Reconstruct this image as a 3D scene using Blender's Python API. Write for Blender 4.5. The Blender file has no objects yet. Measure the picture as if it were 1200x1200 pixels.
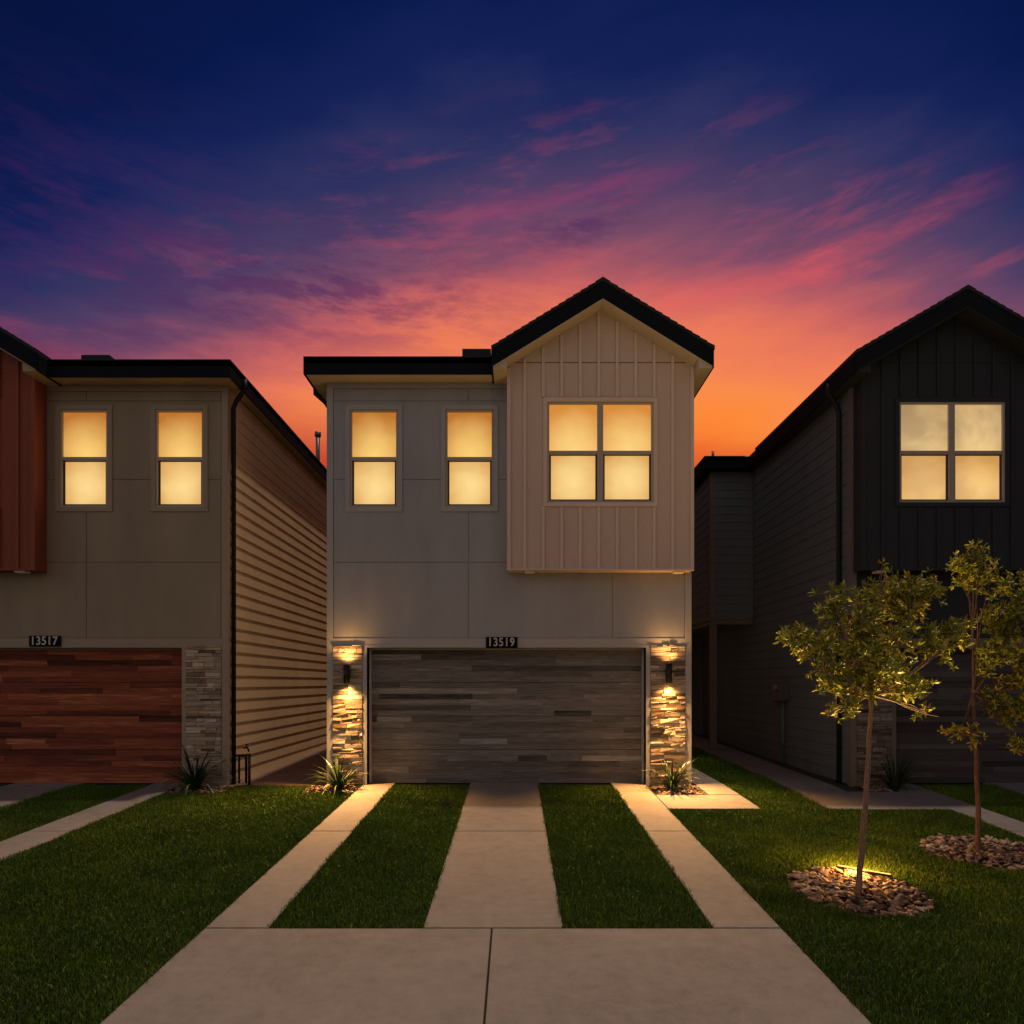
import bpy, bmesh, math, random
import numpy as np
from mathutils import Vector, Matrix, noise as mnoise

R = math.radians
scene = bpy.context.scene
C = scene.collection
random.seed(7)

# ------------------------------------------------------------------ camera
CAM_D, CAM_H = 12.2, 1.806
cd = bpy.data.cameras.new('camera')
cam = bpy.data.objects.new('camera', cd)
C.objects.link(cam)
cam.location = (0, -CAM_D, CAM_H)
cam.rotation_euler = (R(90), 0, 0)
cd.sensor_width = 36.0
cd.lens = 36.0 * 817 / 1200
cd.shift_x = -0.0025
cd.shift_y = 0.1667
cd.clip_start = 0.05
cd.clip_end = 3000
scene.camera = cam
scene.render.engine = 'CYCLES'
scene.cycles.use_denoising = True
scene.cycles.max_bounces = 6
scene.cycles.diffuse_bounces = 3
scene.cycles.sample_clamp_indirect = 3.0
scene.view_settings.view_transform = 'Standard'
scene.view_settings.look = 'None'
scene.view_settings.exposure = 0.0
scene.view_settings.gamma = 1.0

# ------------------------------------------------------------------ node helpers
class NT:
    def __init__(s, tree):
        s.t = tree; s.n = tree.nodes; s.l = tree.links
    def node(s, typ, **kw):
        nd = s.n.new(typ)
        for k, v in kw.items(): setattr(nd, k, v)
        return nd
    def put(s, sock, v):
        if isinstance(v, bpy.types.NodeSocket): s.l.new(v, sock)
        elif v is not None: sock.default_value = v
    def math(s, op, a, b=None, c=None, clamp=False):
        nd = s.node('ShaderNodeMath', operation=op, use_clamp=clamp)
        s.put(nd.inputs[0], a)
        if b is not None: s.put(nd.inputs[1], b)
        if c is not None: s.put(nd.inputs[2], c)
        return nd.outputs[0]
    def maprange(s, v, a, b, c=0.0, d=1.0, smooth=False):
        nd = s.node('ShaderNodeMapRange', interpolation_type='SMOOTHSTEP' if smooth else 'LINEAR')
        s.put(nd.inputs['Value'], v)
        for k, x in (('From Min', a), ('From Max', b), ('To Min', c), ('To Max', d)): nd.inputs[k].default_value = x
        return nd.outputs['Result']
    def mix(s, f, a, b, blend='MIX'):
        nd = s.node('ShaderNodeMix', data_type='RGBA', blend_type=blend)
        s.put(nd.inputs[0], f); s.put(nd.inputs[6], a); s.put(nd.inputs[7], b)
        return nd.outputs[2]
    def ramp(s, f, stops, interp='LINEAR'):
        nd = s.node('ShaderNodeValToRGB')
        cr = nd.color_ramp; cr.interpolation = interp
        while len(cr.elements) < len(stops): cr.elements.new(0.5)
        for e, (p, col) in zip(cr.elements, stops):
            e.position = p; e.color = (*col, 1) if len(col) == 3 else col
        s.put(nd.inputs[0], f)
        return nd.outputs[0]
    def noise(s, vec, scale, detail=4, rough=0.55, dist=0.0):
        nd = s.node('ShaderNodeTexNoise')
        s.put(nd.inputs['Vector'], vec)
        nd.inputs['Scale'].default_value = scale; nd.inputs['Detail'].default_value = detail
        nd.inputs['Roughness'].default_value = rough; nd.inputs['Distortion'].default_value = dist
        return nd.outputs['Fac']
    def comb(s, x, y, z):
        nd = s.node('ShaderNodeCombineXYZ')
        for i, v in enumerate((x, y, z)): s.put(nd.inputs[i], v)
        return nd.outputs[0]

def srgb(r, g, b):
    f = lambda c: (c / 255 / 12.92) if c / 255 <= 0.04045 else ((c / 255 + 0.055) / 1.055) ** 2.4
    return (f(r), f(g), f(b))

# ------------------------------------------------------------------ dusk sky
w = bpy.data.worlds.new('World'); scene.world = w; w.use_nodes = True
W = NT(w.node_tree)
bg = W.n['Background']
tc = W.node('ShaderNodeTexCoord').outputs['Generated']
sep = W.node('ShaderNodeSeparateXYZ'); W.l.new(tc, sep.inputs[0])
dx, dy, dz = sep.outputs
el = W.math('MULTIPLY', W.math('ARCSINE', dz), 57.2958)
az = W.math('MULTIPLY', W.math('ARCTAN2', dx, dy), 57.2958)
azo = W.math('SUBTRACT', az, 6.0)
k2 = W.math('MULTIPLY', W.math('MULTIPLY', azo, azo), W.maprange(az, -6, 18, 0.0084, 0.0108))
k2 = W.math('MINIMUM', k2, 50.0)
sv = W.comb(W.math('MULTIPLY', az, 0.05), W.math('ADD', W.math('MULTIPLY', el, 0.2), W.math('MULTIPLY', az, -0.018)), 0.0)
n1 = W.noise(sv, 1.0, 6, 0.6, 0.2)
wob = W.math('MULTIPLY', W.math('SUBTRACT', n1, 0.5), 7.0)
e1 = W.math('ADD', W.math('ADD', el, k2), wob)
t = W.maprange(e1, 0, 60)
stops = [(0.0, srgb(240, 110, 50)), (18.5, srgb(250, 120, 48)), (20.5, srgb(253, 138, 56)),
         (23.0, srgb(250, 140, 76)), (26.5, srgb(236, 122, 90)), (29.5, srgb(198, 98, 98)), (32.5, srgb(126, 76, 102)),
         (35.5, srgb(78, 62, 100)), (38.5, srgb(46, 50, 96)), (42.0, srgb(20, 34, 88)), (47.0, srgb(8, 24, 74)), (60, srgb(4, 14, 50))]
base = W.ramp(t, [(p / 60, c) for p, c in stops])
low = W.math('ADD', el, W.math('MULTIPLY', azo, 0.075))
redf = W.maprange(low, 14.5, 20.5, 1.0, 0.0, smooth=True)
base = W.mix(W.math('MULTIPLY', redf, 0.88), base, (*srgb(186, 44, 46), 1))
e0 = W.math('ADD', el, k2)
# pink lit streaks and darker purple cloud bars
sv2 = W.comb(W.math('MULTIPLY', az, 0.085), W.math('ADD', W.math('MULTIPLY', el, 0.42), W.math('MULTIPLY', az, -0.045)), 3.3)
n2 = W.noise(sv2, 1.0, 8, 0.66, 0.12)
m2 = W.maprange(n2, 0.50, 0.68, smooth=True)
win = W.math('MULTIPLY', W.maprange(e0, 24, 31, smooth=True), W.maprange(e0, 34, 42, 1.0, 0.0, smooth=True))
m2 = W.math('MULTIPLY', m2, win)
base = W.mix(W.math('MULTIPLY', m2, 0.26), base, (*srgb(206, 84, 100), 1))
sv3 = W.comb(W.math('MULTIPLY', az, 0.13), W.math('ADD', W.math('MULTIPLY', el, 0.55), W.math('MULTIPLY', az, 0.02)), 9.1)
n3 = W.noise(sv3, 1.0, 9, 0.72, 0.15)
# one long rising streak to the right
def streak(a0, e0, a1, e1_, wid):
    sl = (e1_ - e0) / (a1 - a0)
    line = W.math('SUBTRACT', el, W.math('ADD', W.math('MULTIPLY', W.math('SUBTRACT', az, a0), sl), e0))
    line = W.math('ADD', line, W.math('MULTIPLY', W.math('SUBTRACT', n2, 0.5), 6.0))
    g = W.math('EXPONENT', W.math('MULTIPLY', W.math('MULTIPLY', line, line), -1.0 / (wid * wid)))
    ends = W.math('MULTIPLY', W.maprange(az, a0 - 4, a0 + 4, smooth=True), W.maprange(az, a1 - 6, a1 + 4, 1.0, 0.0, smooth=True))
    return W.math('MULTIPLY', W.math('MULTIPLY', g, ends), W.maprange(n1, 0.35, 0.6))
s1 = streak(9, 27.4, 33, 29.9, 0.9)
base = W.mix(W.math('MULTIPLY', W.math('MULTIPLY', s1, W.maprange(n3, 0.3, 0.55)), 0.55), base, (*srgb(240, 92, 96), 1))
s2 = streak(-4, 34.0, 14, 35.2, 0.8)
base = W.mix(W.math('MULTIPLY', s2, 0.28), base, (*srgb(196, 66, 116), 1))
def blob(a, e, ra, re, lo=0.42, hi=0.6):
    x = W.math('DIVIDE', W.math('SUBTRACT', az, a), ra); y = W.math('DIVIDE', W.math('SUBTRACT', el, e), re)
    d2 = W.math('ADD', W.math('MULTIPLY', x, x), W.math('MULTIPLY', y, y))
    g = W.math('EXPONENT', W.math('MULTIPLY', d2, -1.0))
    return W.math('MULTIPLY', g, W.maprange(n3, lo, hi, smooth=True))
d1 = W.math('ADD', W.math('ADD', blob(-14, 28.8, 13, 3.2), blob(5, 33.2, 5, 1.6)), blob(-30, 27, 12, 6, 0.35, 0.7), clamp=True)
base = W.mix(W.math('MULTIPLY', d1, 0.6), base, (*srgb(78, 42, 92), 1))
# the side of the sky away from the sunset
back = W.ramp(W.maprange(el, -5, 70), [(0, srgb(156, 138, 126)), (0.35, srgb(148, 134, 132)), (1.0, srgb(76, 74, 92))])
lr = W.maprange(dx, -0.9, 0.9, 1.5, 0.62)
bk = W.node('ShaderNodeVectorMath', operation='SCALE'); W.put(bk.inputs[0], back); W.put(bk.inputs['Scale'], lr); back = bk.outputs[0]
fb = W.maprange(dy, -0.25, 0.12, 1.0, 0.0, smooth=True)
col = W.mix(fb, base, back)
zen = W.maprange(el, 50, 75, smooth=True)
col = W.mix(W.math('MULTIPLY', zen, 0.8), col, (*srgb(48, 46, 70), 1))
W.l.new(col, bg.inputs['Color'])
bg.inputs['Strength'].default_value = 1.0

# ------------------------------------------------------------------ last warm light from high over the roofs
SUN_DIR = Vector((-0.17, -0.125, -1.0)).normalized()
sl_ = bpy.data.lights.new('sun', 'SUN'); sl_.energy = 1.4; sl_.angle = R(1.6); sl_.color = (1.0, 0.75, 0.57)
sun = bpy.data.objects.new('sun', sl_); C.objects.link(sun)
sun.rotation_euler = SUN_DIR.to_track_quat('-Z', 'Y').to_euler()
sun.location = (2, 2, 20)

# ------------------------------------------------------------------ materials
def newmat(name):
    m = bpy.data.materials.new(name); m.use_nodes = True
    N = NT(m.node_tree); b = N.n['Principled BSDF']
    return m, N, b
def bump(N, b, h, strength=0.3, dist=0.01):
    bp = N.node('ShaderNodeBump'); bp.inputs['Strength'].default_value = strength; bp.inputs['Distance'].default_value = dist
    N.put(bp.inputs['Height'], h); N.l.new(bp.outputs[0], b.inputs['Normal'])
def objco(N): return N.node('ShaderNodeTexCoord').outputs['Object']

def paint(name, col, rough=0.75, grain=0.25, streak=0.12, spec=0.3):
    m, N, b = newmat(name); co = objco(N)
    mp = N.node('ShaderNodeMapping'); mp.inputs['Scale'].default_value = (1.3, 1.3, 0.35); N.l.new(co, mp.inputs[0])
    big = N.noise(mp.outputs[0], 1.1, 5, 0.6)
    f = N.maprange(big, 0.3, 0.7, 1 - streak, 1 + streak)
    fine = N.noise(co, 42, 4, 0.7)
    f = N.math('MULTIPLY', f, N.maprange(fine, 0.2, 0.8, 0.91, 1.09))
    sc = N.node('ShaderNodeVectorMath', operation='SCALE'); sc.inputs[0].default_value = col; N.put(sc.inputs['Scale'], f)
    N.l.new(sc.outputs[0], b.inputs['Base Color'])
    b.inputs['Roughness'].default_value = rough
    b.inputs['Specular IOR Level'].default_value = spec
    bump(N, b, fine, grain, 0.002)
    return m

def metal(name, col, rough=0.4, metallic=0.0, spec=0.5):
    m, N, b = newmat(name); co = objco(N)
    n = N.noise(co, 9, 4, 0.6)
    N.put(b.inputs['Base Color'], N.mix(N.maprange(n, 0.3, 0.7), (*[c * 0.8 for c in col], 1), (*[min(1, c * 1.2) for c in col], 1)))
    N.put(b.inputs['Roughness'], N.maprange(n, 0.3, 0.7, rough * 0.8, rough * 1.2))
    b.inputs['Metallic'].default_value = metallic; b.inputs['Specular IOR Level'].default_value = spec
    return m

def toned(name, stops, rough=0.8, gscale=(1, 1, 1), gamt=0.25, gs=12, bs=0.5, bd=0.004, detail=5, dist=0.0):
    """base colour from a per-face tone attribute, broken up by grain"""
    m, N, b = newmat(name); co = objco(N)
    at = N.node('ShaderNodeAttribute', attribute_name='tone')
    mp = N.node('ShaderNodeMapping'); mp.inputs['Scale'].default_value = gscale; N.l.new(co, mp.inputs[0])
    off = N.node('ShaderNodeVectorMath', operation='ADD'); N.l.new(mp.outputs[0], off.inputs[0])
    N.put(off.inputs[1], N.comb(N.math('MULTIPLY', at.outputs['Fac'], 37.0), 0.0, N.math('MULTIPLY', at.outputs['Fac'], 11.0)))
    g = N.noise(off.outputs[0], gs, detail, 0.65, dist)
    f = N.math('ADD', at.outputs['Fac'], N.math('MULTIPLY', N.math('SUBTRACT', g, 0.5), gamt * 2))
    N.put(b.inputs['Base Color'], N.ramp(f, stops))
    b.inputs['Roughness'].default_value = rough; b.inputs['Specular IOR Level'].default_value = 0.3
    bump(N, b, g, bs, bd)
    return m

M = {}
M['mid_wall'] = paint('grey_fibre_cement', (0.335, 0.342, 0.348))
M['mid_trim'] = paint('grey_trim', (0.39, 0.39, 0.385), streak=0.06)
M['mid_bay'] = paint('beige_board', (0.60, 0.47, 0.385), streak=0.05)
M['mid_bay_trim'] = paint('beige_trim', (0.68, 0.55, 0.45), streak=0.05)
M['soffit'] = paint('soffit_paint', (0.56, 0.47, 0.36), streak=0.05)
M['left_wall'] = paint('olive_fibre_cement', (0.285, 0.235, 0.165))
M['left_trim'] = paint('olive_trim', (0.33, 0.275, 0.20), streak=0.06)
M['left_soffit'] = paint('olive_soffit', (0.36, 0.29, 0.19), streak=0.06)
M['left_bay'] = paint('red_board', (0.24, 0.062, 0.035), streak=0.08)
M['left_bay_trim'] = paint('red_trim', (0.26, 0.07, 0.04), streak=0.08)
M['left_side'] = paint('tan_siding', (0.70, 0.53, 0.34), streak=0.08, spec=0.08)
M['right_wall'] = paint('charcoal_fibre_cement', (0.016, 0.021, 0.026), streak=0.06)
M['right_trim'] = paint('dark_taupe_trim', (0.13, 0.115, 0.10), streak=0.06)
M['right_bay'] = paint('charcoal_board', (0.020, 0.025, 0.030), streak=0.06)
M['right_side'] = paint('charcoal_siding', (0.115, 0.135, 0.155), streak=0.1, rough=0.8, spec=0.1)
M['black_gutter'] = metal('black_gutter', (0.011, 0.014, 0.020), 0.6, 0.0, 0.25)
M['fascia'] = paint('black_fascia', (0.009, 0.012, 0.018), rough=0.9, spec=0.08)
M['bronze'] = metal('dark_bronze', (0.018, 0.015, 0.013), 0.35, 0.4)
M['dark_gap'] = paint('dark_opening', (0.008, 0.008, 0.008))
M['frame'] = paint('window_vinyl', (0.40, 0.36, 0.31), streak=0.03, rough=0.5)
M['vent'] = paint('vent_white', (0.85, 0.78, 0.62), streak=0.03)
M['frame_r'] = paint('window_vinyl_grey', (0.33, 0.30, 0.27), streak=0.03, rough=0.5)
M['sash_dark'] = metal('sash_dark', (0.05, 0.04, 0.035), 0.5)
M['pipe'] = metal('galvanised_pipe', (0.16, 0.16, 0.17), 0.45, 0.5)
M['pipe_green'] = metal('green_conduit', (0.05, 0.13, 0.10), 0.6)
M['meter'] = metal('meter_grey', (0.07, 0.07, 0.072), 0.6)
M['stone'] = toned('ledge_stone', [(0.0, (0.07, 0.055, 0.045)), (0.22, (0.17, 0.125, 0.085)), (0.42, (0.34, 0.25, 0.17)), (0.6, (0.33, 0.30, 0.26)), (0.8, (0.46, 0.36, 0.25)), (1.0, (0.54, 0.48, 0.40))], gamt=0.22, gs=9, bs=0.9, bd=0.012)
M['stone_dim'] = toned('ledge_stone_painted_shade', [(0.0, (0.03, 0.026, 0.024)), (0.5, (0.13, 0.11, 0.095)), (1.0, (0.22, 0.20, 0.18))], gamt=0.22, gs=9, bs=0.9, bd=0.012)  # grey ledge stone, its unlit shade darkened into the colour
M['grey_planks'] = toned('weathered_grey_planks', [(0.0, (0.03, 0.028, 0.027)), (0.35, (0.115, 0.108, 0.102)), (0.65, (0.20, 0.192, 0.185)), (1.0, (0.42, 0.40, 0.38))], gscale=(0.7, 1, 11), gamt=0.6, gs=2.6, bs=0.5, bd=0.003, detail=8, dist=1.2)
M['red_planks'] = toned('redwood_planks', [(0.0, (0.04, 0.012, 0.006)), (0.35, (0.16, 0.040, 0.020)), (0.65, (0.30, 0.082, 0.038)), (1.0, (0.62, 0.26, 0.13))], gscale=(0.7, 1, 11), gamt=0.55, gs=2.2, bs=0.4, bd=0.003, detail=7, dist=0.8)
M['dark_planks'] = toned('dark_grey_planks', [(0.0, (0.02, 0.019, 0.02)), (0.5, (0.06, 0.058, 0.06)), (1.0, (0.12, 0.115, 0.115))], gscale=(0.7, 1, 9), gamt=0.3, gs=2.2, bs=0.4, bd=0.003, detail=7, dist=0.8)
M['shingles'] = toned('dark_shingles', [(0.0, (0.010, 0.012, 0.017)), (1.0, (0.032, 0.036, 0.045))], gamt=0.5, gs=40, bs=0.8, bd=0.01)
M['mulch'] = toned('bark_and_rock_mulch', [(0.0, (0.06, 0.042, 0.03)), (0.5, (0.22, 0.155, 0.11)), (1.0, (0.42, 0.32, 0.24))], gamt=0.3, gs=30, bs=0.7, bd=0.006)
M['leaf'] = toned('young_oak_leaf', [(0.0, (0.08, 0.11, 0.014)), (0.5, (0.27, 0.29, 0.026)), (0.85, (0.46, 0.38, 0.045)), (1.0, (0.55, 0.30, 0.05))], rough=0.45, gamt=0.15, gs=14, bs=0.1)
M['flax'] = toned('strap_leaf', [(0.0, (0.008, 0.024, 0.006)), (0.6, (0.018, 0.046, 0.012)), (1.0, (0.06, 0.085, 0.03))], rough=0.35, gamt=0.15, gs=14, bs=0.1)
M['grass'] = toned('grass_blade', [(0.0, (0.030, 0.070, 0.007)), (0.5, (0.072, 0.146, 0.011)), (0.9, (0.145, 0.215, 0.022)), (1.0, (0.32, 0.29, 0.10))], rough=0.6, gamt=0.2, gs=1.6, bs=0.0)
M['bark'] = toned('young_bark', [(0.0, (0.10, 0.06, 0.04)), (0.5, (0.28, 0.18, 0.12)), (1.0, (0.44, 0.32, 0.22))], gscale=(1, 1, 0.4), gamt=0.6, gs=45, bs=0.8, bd=0.006)
for k in ('leaf', 'grass', 'flax'):
    b_ = M[k].node_tree.nodes['Principled BSDF']
    b_.inputs['Specular IOR Level'].default_value = 0.35 if k != 'grass' else 0.15
M['digits'] = metal('brushed_numerals', (0.5, 0.5, 0.5), 0.6)
M['plate'] = metal('black_plate', (0.004, 0.004, 0.005), 0.8, 0.0, 0.1)
M['soil'] = paint('soil', (0.045, 0.030, 0.02), rough=0.95, grain=0.9, streak=0.4)
M['dirt'] = paint('compacted_sand', (0.24, 0.165, 0.12), rough=0.95, grain=0.8, streak=0.25)

def concrete(name, col):
    m, N, b = newmat(name); co = objco(N)
    a = N.noise(co, 0.9, 6, 0.65, 0.4)
    s = N.noise(co, 7, 6, 0.7)
    f = N.noise(co, 160, 2, 0.6)
    v = N.math('ADD', N.math('MULTIPLY', a, 0.3), N.math('ADD', N.math('MULTIPLY', s, 0.35), N.math('MULTIPLY', f, 0.35)))
    c = N.ramp(v, [(0.36, [x * 0.66 for x in col]), (0.5, col), (0.66, [min(1, x * 1.25) for x in col])])
    sp = N.maprange(N.noise(co, 60, 2, 0.5), 0.70, 0.76)
    c = N.mix(N.math('MULTIPLY', sp, 0.5), c, (*[x * 0.45 for x in col], 1))
    mp = N.node('ShaderNodeMapping'); mp.inputs['Scale'].default_value = (1, 40, 1); N.l.new(co, mp.inputs[0])
    br = N.noise(mp.outputs[0], 2.0, 3, 0.6)
    N.put(b.inputs['Base Color'], c); b.inputs['Roughness'].default_value = 0.85
    b.inputs['Specular IOR Level'].default_value = 0.25
    bump(N, b, N.math('ADD', N.math('MULTIPLY', br, 0.6), f), 0.35, 0.003)
    return m
M['concrete'] = concrete('broom_concrete', (0.225, 0.207, 0.190))
M['concrete_r'] = concrete('grey_concrete', (0.19, 0.18, 0.175))

def lit_pane(name, top, bot, cloud=0.25, grey=None, strength=1.0, centre=0.12):
    m, N, b = newmat(name)
    g = N.node('ShaderNodeTexCoord').outputs['Generated']
    sp = N.node('ShaderNodeSeparateXYZ'); N.l.new(g, sp.inputs[0])
    co = objco(N)
    n = N.noise(co, 2.6, 4, 0.5, 0.4)
    gx_ = N.math('MULTIPLY', N.math('SUBTRACT', sp.outputs[0], 0.52), 1.15); gz_ = N.math('SUBTRACT', sp.outputs[2], centre)
    rad_ = N.math('SQRT', N.math('ADD', N.math('MULTIPLY', gx_, gx_), N.math('MULTIPLY', gz_, gz_)))
    f = N.math('ADD', rad_, N.math('MULTIPLY', N.math('SUBTRACT', n, 0.5), cloud * 2), clamp=True)
    c = N.ramp(f, [(0.0, bot), (0.35, [bot[i] * 0.75 + top[i] * 0.25 for i in range(3)]), (0.95, top)])  # lamp glow on the shade painted into the emission, bright middle to amber edges
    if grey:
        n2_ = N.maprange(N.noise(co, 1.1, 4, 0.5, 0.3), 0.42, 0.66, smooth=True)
        c = N.mix(N.math('MULTIPLY', n2_, 0.5), c, (*grey, 1))  # patchy cloud reflections painted into the emission colour
    b.inputs['Base Color'].default_value = (0.02, 0.02, 0.02, 1)
    b.inputs['Roughness'].default_value = 0.08; b.inputs['Specular IOR Level'].default_value = 0.35
    N.put(b.inputs['Emission Color'], c); b.inputs['Emission Strength'].default_value = strength
    return m
PA = {
    'up': lit_pane('lit_shade_upper', srgb(186, 112, 36), srgb(254, 206, 116), 0.16, centre=0.05),
    'lo': lit_pane('lit_shade_lower', srgb(206, 142, 64), srgb(255, 218, 142), 0.22, centre=0.4),
    'up_b': lit_pane('lit_shade_bay_upper', srgb(214, 138, 54), srgb(254, 210, 126), 0.16, centre=0.05),
    'up_r': lit_pane('lit_glass_painted_reflection', srgb(206, 168, 112), srgb(240, 202, 138), 0.3, srgb(118, 98, 78)),
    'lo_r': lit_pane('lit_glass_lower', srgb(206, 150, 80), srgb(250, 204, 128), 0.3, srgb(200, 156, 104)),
}
def emit(name, col, s):
    m, N, b = newmat(name); b.inputs['Base Color'].default_value = (0, 0, 0, 1)
    b.inputs['Emission Color'].default_value = (*col, 1); b.inputs['Emission Strength'].default_value = s
    return m
M['bulb'] = emit('lamp_lens', (1.0, 0.62, 0.26), 22)
M['tube'] = emit('light_bar_lens', (1.0, 0.46, 0.10), 3.2)

# ------------------------------------------------------------------ mesh builder
class MB:
    def __init__(s): s.v = []; s.f = []; s.t = []; s.sm = []
    def quadbox(s, p, tone=0.5):
        o = len(s.v); s.v += p
        s.f += [tuple(o + i for i in q) for q in ((0, 3, 2, 1), (4, 5, 6, 7), (0, 1, 5, 4), (1, 2, 6, 5), (2, 3, 7, 6), (3, 0, 4, 7))]
        s.t += [tone] * 6; s.sm += [False] * 6
    def box(s, x0, x1, y0, y1, z0, z1, tone=0.5):
        x0, x1 = min(x0, x1), max(x0, x1); y0, y1 = min(y0, y1), max(y0, y1); z0, z1 = min(z0, z1), max(z0, z1)
        s.quadbox([(x0, y0, z0), (x1, y0, z0), (x1, y1, z0), (x0, y1, z0), (x0, y0, z1), (x1, y0, z1), (x1, y1, z1), (x0, y1, z1)], tone)
    def poly(s, pts, tone=0.5, smooth=False):
        o = len(s.v); s.v += [tuple(p) for p in pts]; s.f.append(tuple(range(o, o + len(pts)))); s.t.append(tone); s.sm.append(smooth)
    def prism_y(s, pts, y0, y1, tone=0.5):
        """pts = (x,z) outline, extruded along y"""
        n = len(pts); o = len(s.v)
        s.v += [(x, y0, z) for x, z in pts] + [(x, y1, z) for x, z in pts]
        s.f.append(tuple(range(o, o + n))); s.f.append(tuple(range(o + 2 * n - 1, o + n - 1, -1)))
        s.f += [(o + i, o + n + i, o + n + (i + 1) % n, o + (i + 1) % n) for i in range(n)]
        s.t += [tone] * (n + 2); s.sm += [False] * (n + 2)
    def tube(s, path, rad, n=8, tone=0.5, caps=True):
        path = [Vector(p) for p in path]
        rad = rad if isinstance(rad, (list, tuple)) else [rad] * len(path)
        o = len(s.v); ref = Vector((0, 0, 1))
        for i, p in enumerate(path):
            d = (path[min(i + 1, len(path) - 1)] - path[max(i - 1, 0)]).normalized()
            if abs(d.dot(ref)) > 0.9: a = d.cross(Vector((1, 0, 0))).normalized()
            else: a = d.cross(ref).normalized()
            if i == 0: prev = a
            a = (prev - d * prev.dot(d)).normalized(); prev = a
            b = d.cross(a)
            for k in range(n):
                th = 2 * math.pi * k / n
                s.v.append(tuple(p + (a * math.cos(th) + b * math.sin(th)) * rad[i]))
        for i in range(len(path) - 1):
            for k in range(n):
                s.f.append((o + i * n + k, o + i * n + (k + 1) % n, o + (i + 1) * n + (k + 1) % n, o + (i + 1) * n + k)); s.t.append(tone); s.sm.append(True)
        if caps:
            s.f.append(tuple(o + k for k in range(n - 1, -1, -1))); s.f.append(tuple(o + (len(path) - 1) * n + k for k in range(n)))
            s.t += [tone] * 2; s.sm += [False] * 2
    def sweep(s, prof, path, tone=0.5, sign=1):
        """prof = (out, z) closed outline; path = (x, y) corners; out is to the right of travel * sign, mitred"""
        P = [Vector((p[0], p[1])) for p in path]; n = len(prof); o = len(s.v)
        for i, p in enumerate(P):
            def nrm(d): d = d.normalized(); return Vector((d.y, -d.x)) * sign
            if i == 0: m = nrm(P[1] - P[0])
            elif i == len(P) - 1: m = nrm(P[-1] - P[-2])
            else:
                a = nrm(P[i] - P[i - 1]); b = nrm(P[i + 1] - P[i]); m = (a + b); m = m / max(0.2, m.dot(a))
            for q, z in prof: s.v.append((p.x + m.x * q, p.y + m.y * q, z))
        for i in range(len(P) - 1):
            for k in range(n):
                s.f.append((o + i * n + k, o + i * n + (k + 1) % n, o + (i + 1) * n + (k + 1) % n, o + (i + 1) * n + k)); s.t.append(tone); s.sm.append(False)
        s.f.append(tuple(o + k for k in range(n))); s.f.append(tuple(o + (len(P) - 1) * n + k for k in range(n)))
        s.t += [tone] * 2; s.sm += [False] * 2
    def build(s, name, mat, parent=None, bevel=0.0, fix=True):
        me = bpy.data.meshes.new(name); me.from_pydata(s.v, [], s.f)
        if fix:
            bm = bmesh.new(); bm.from_mesh(me); bmesh.ops.recalc_face_normals(bm, faces=bm.faces); bm.to_mesh(me); bm.free()
        a = me.attributes.new('tone', 'FLOAT', 'FACE'); a.data.foreach_set('value', s.t)
        me.polygons.foreach_set('use_smooth', s.sm)
        me.materials.append(mat)
        ob = bpy.data.objects.new(name, me); C.objects.link(ob)
        if parent:
            ob.parent = parent
            ob.matrix_parent_inverse = world_of(parent).inverted()
        if bevel:
            bv = ob.modifiers.new('bevel', 'BEVEL'); bv.width = bevel; bv.segments = 2; bv.limit_method = 'ANGLE'; bv.angle_limit = R(40)
        return ob
def world_of(o):
    m = Matrix.LocRotScale(o.location, o.rotation_euler, o.scale)
    return (world_of(o.parent) @ o.matrix_parent_inverse @ m) if o.parent else m

def tag(o, label=None, cat=None, group=None, kind=None):
    if label: o['label'] = label
    if cat: o['category'] = cat
    if group: o['group'] = group
    if kind: o['kind'] = kind
    return o
def empty(name, loc, label, cat, group=None):
    o = bpy.data.objects.new(name, None); C.objects.link(o); o.location = loc; o.empty_display_size = 0.3
    return tag(o, label, cat, group)

def cells(x0, x1, z0, z1, holes):
    xs = sorted({x0, x1, *[min(max(h[i], x0), x1) for h in holes for i in (0, 1)]})
    zs = sorted({z0, z1, *[min(max(h[i], z0), z1) for h in holes for i in (2, 3)]})
    out = []
    for a, b in zip(xs, xs[1:]):
        if b - a < 1e-4: continue
        col = []
        for c, d in zip(zs, zs[1:]):
            if d - c < 1e-4: continue
            mx, mz = (a + b) / 2, (c + d) / 2
            if any(h[0] < mx < h[1] and h[2] < mz < h[3] for h in holes): continue
            if col and abs(col[-1][3] - c) < 1e-5: col[-1] = (a, b, col[-1][2], d)
            else: col.append((a, b, c, d))
        out += col
    return out

def gz(y):
    return 0.0514 * y if y < 0 else 0.02 * min(y, 20)

# ------------------------------------------------------------------ ground
def strip_mesh(x0, x1, y0, y1, lift, thick, name, mat, kind, bevel=0.006, tone=0.5):
    b = MB()
    ys = [y0] + ([0.0] if y0 < 0 < y1 else []) + ([20.0] if y0 < 20 < y1 else []) + [y1]
    for a, c in zip(ys, ys[1:]):
        za, zc = gz(a) + lift, gz(c) + lift
        b.quadbox([(x0, a, za - thick), (x1, a, za - thick), (x1, c, zc - thick), (x0, c, zc - thick), (x0, a, za), (x1, a, za), (x1, c, zc), (x0, c, zc)])
    return b
g = MB()
ys = [-60, -30, -14, 0, 20, 60, 300, 1500]
zy = lambda y: gz(y) if y > -14 else gz(-14)
for a, c in zip(ys, ys[1:]):
    g.poly([(-1500, a, zy(a) - 0.012), (1500, a, zy(a) - 0.012), (1500, c, zy(c) - 0.012), (-1500, c, zy(c) - 0.012)])
gr, N, b_ = newmat('ground_cover')
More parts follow.
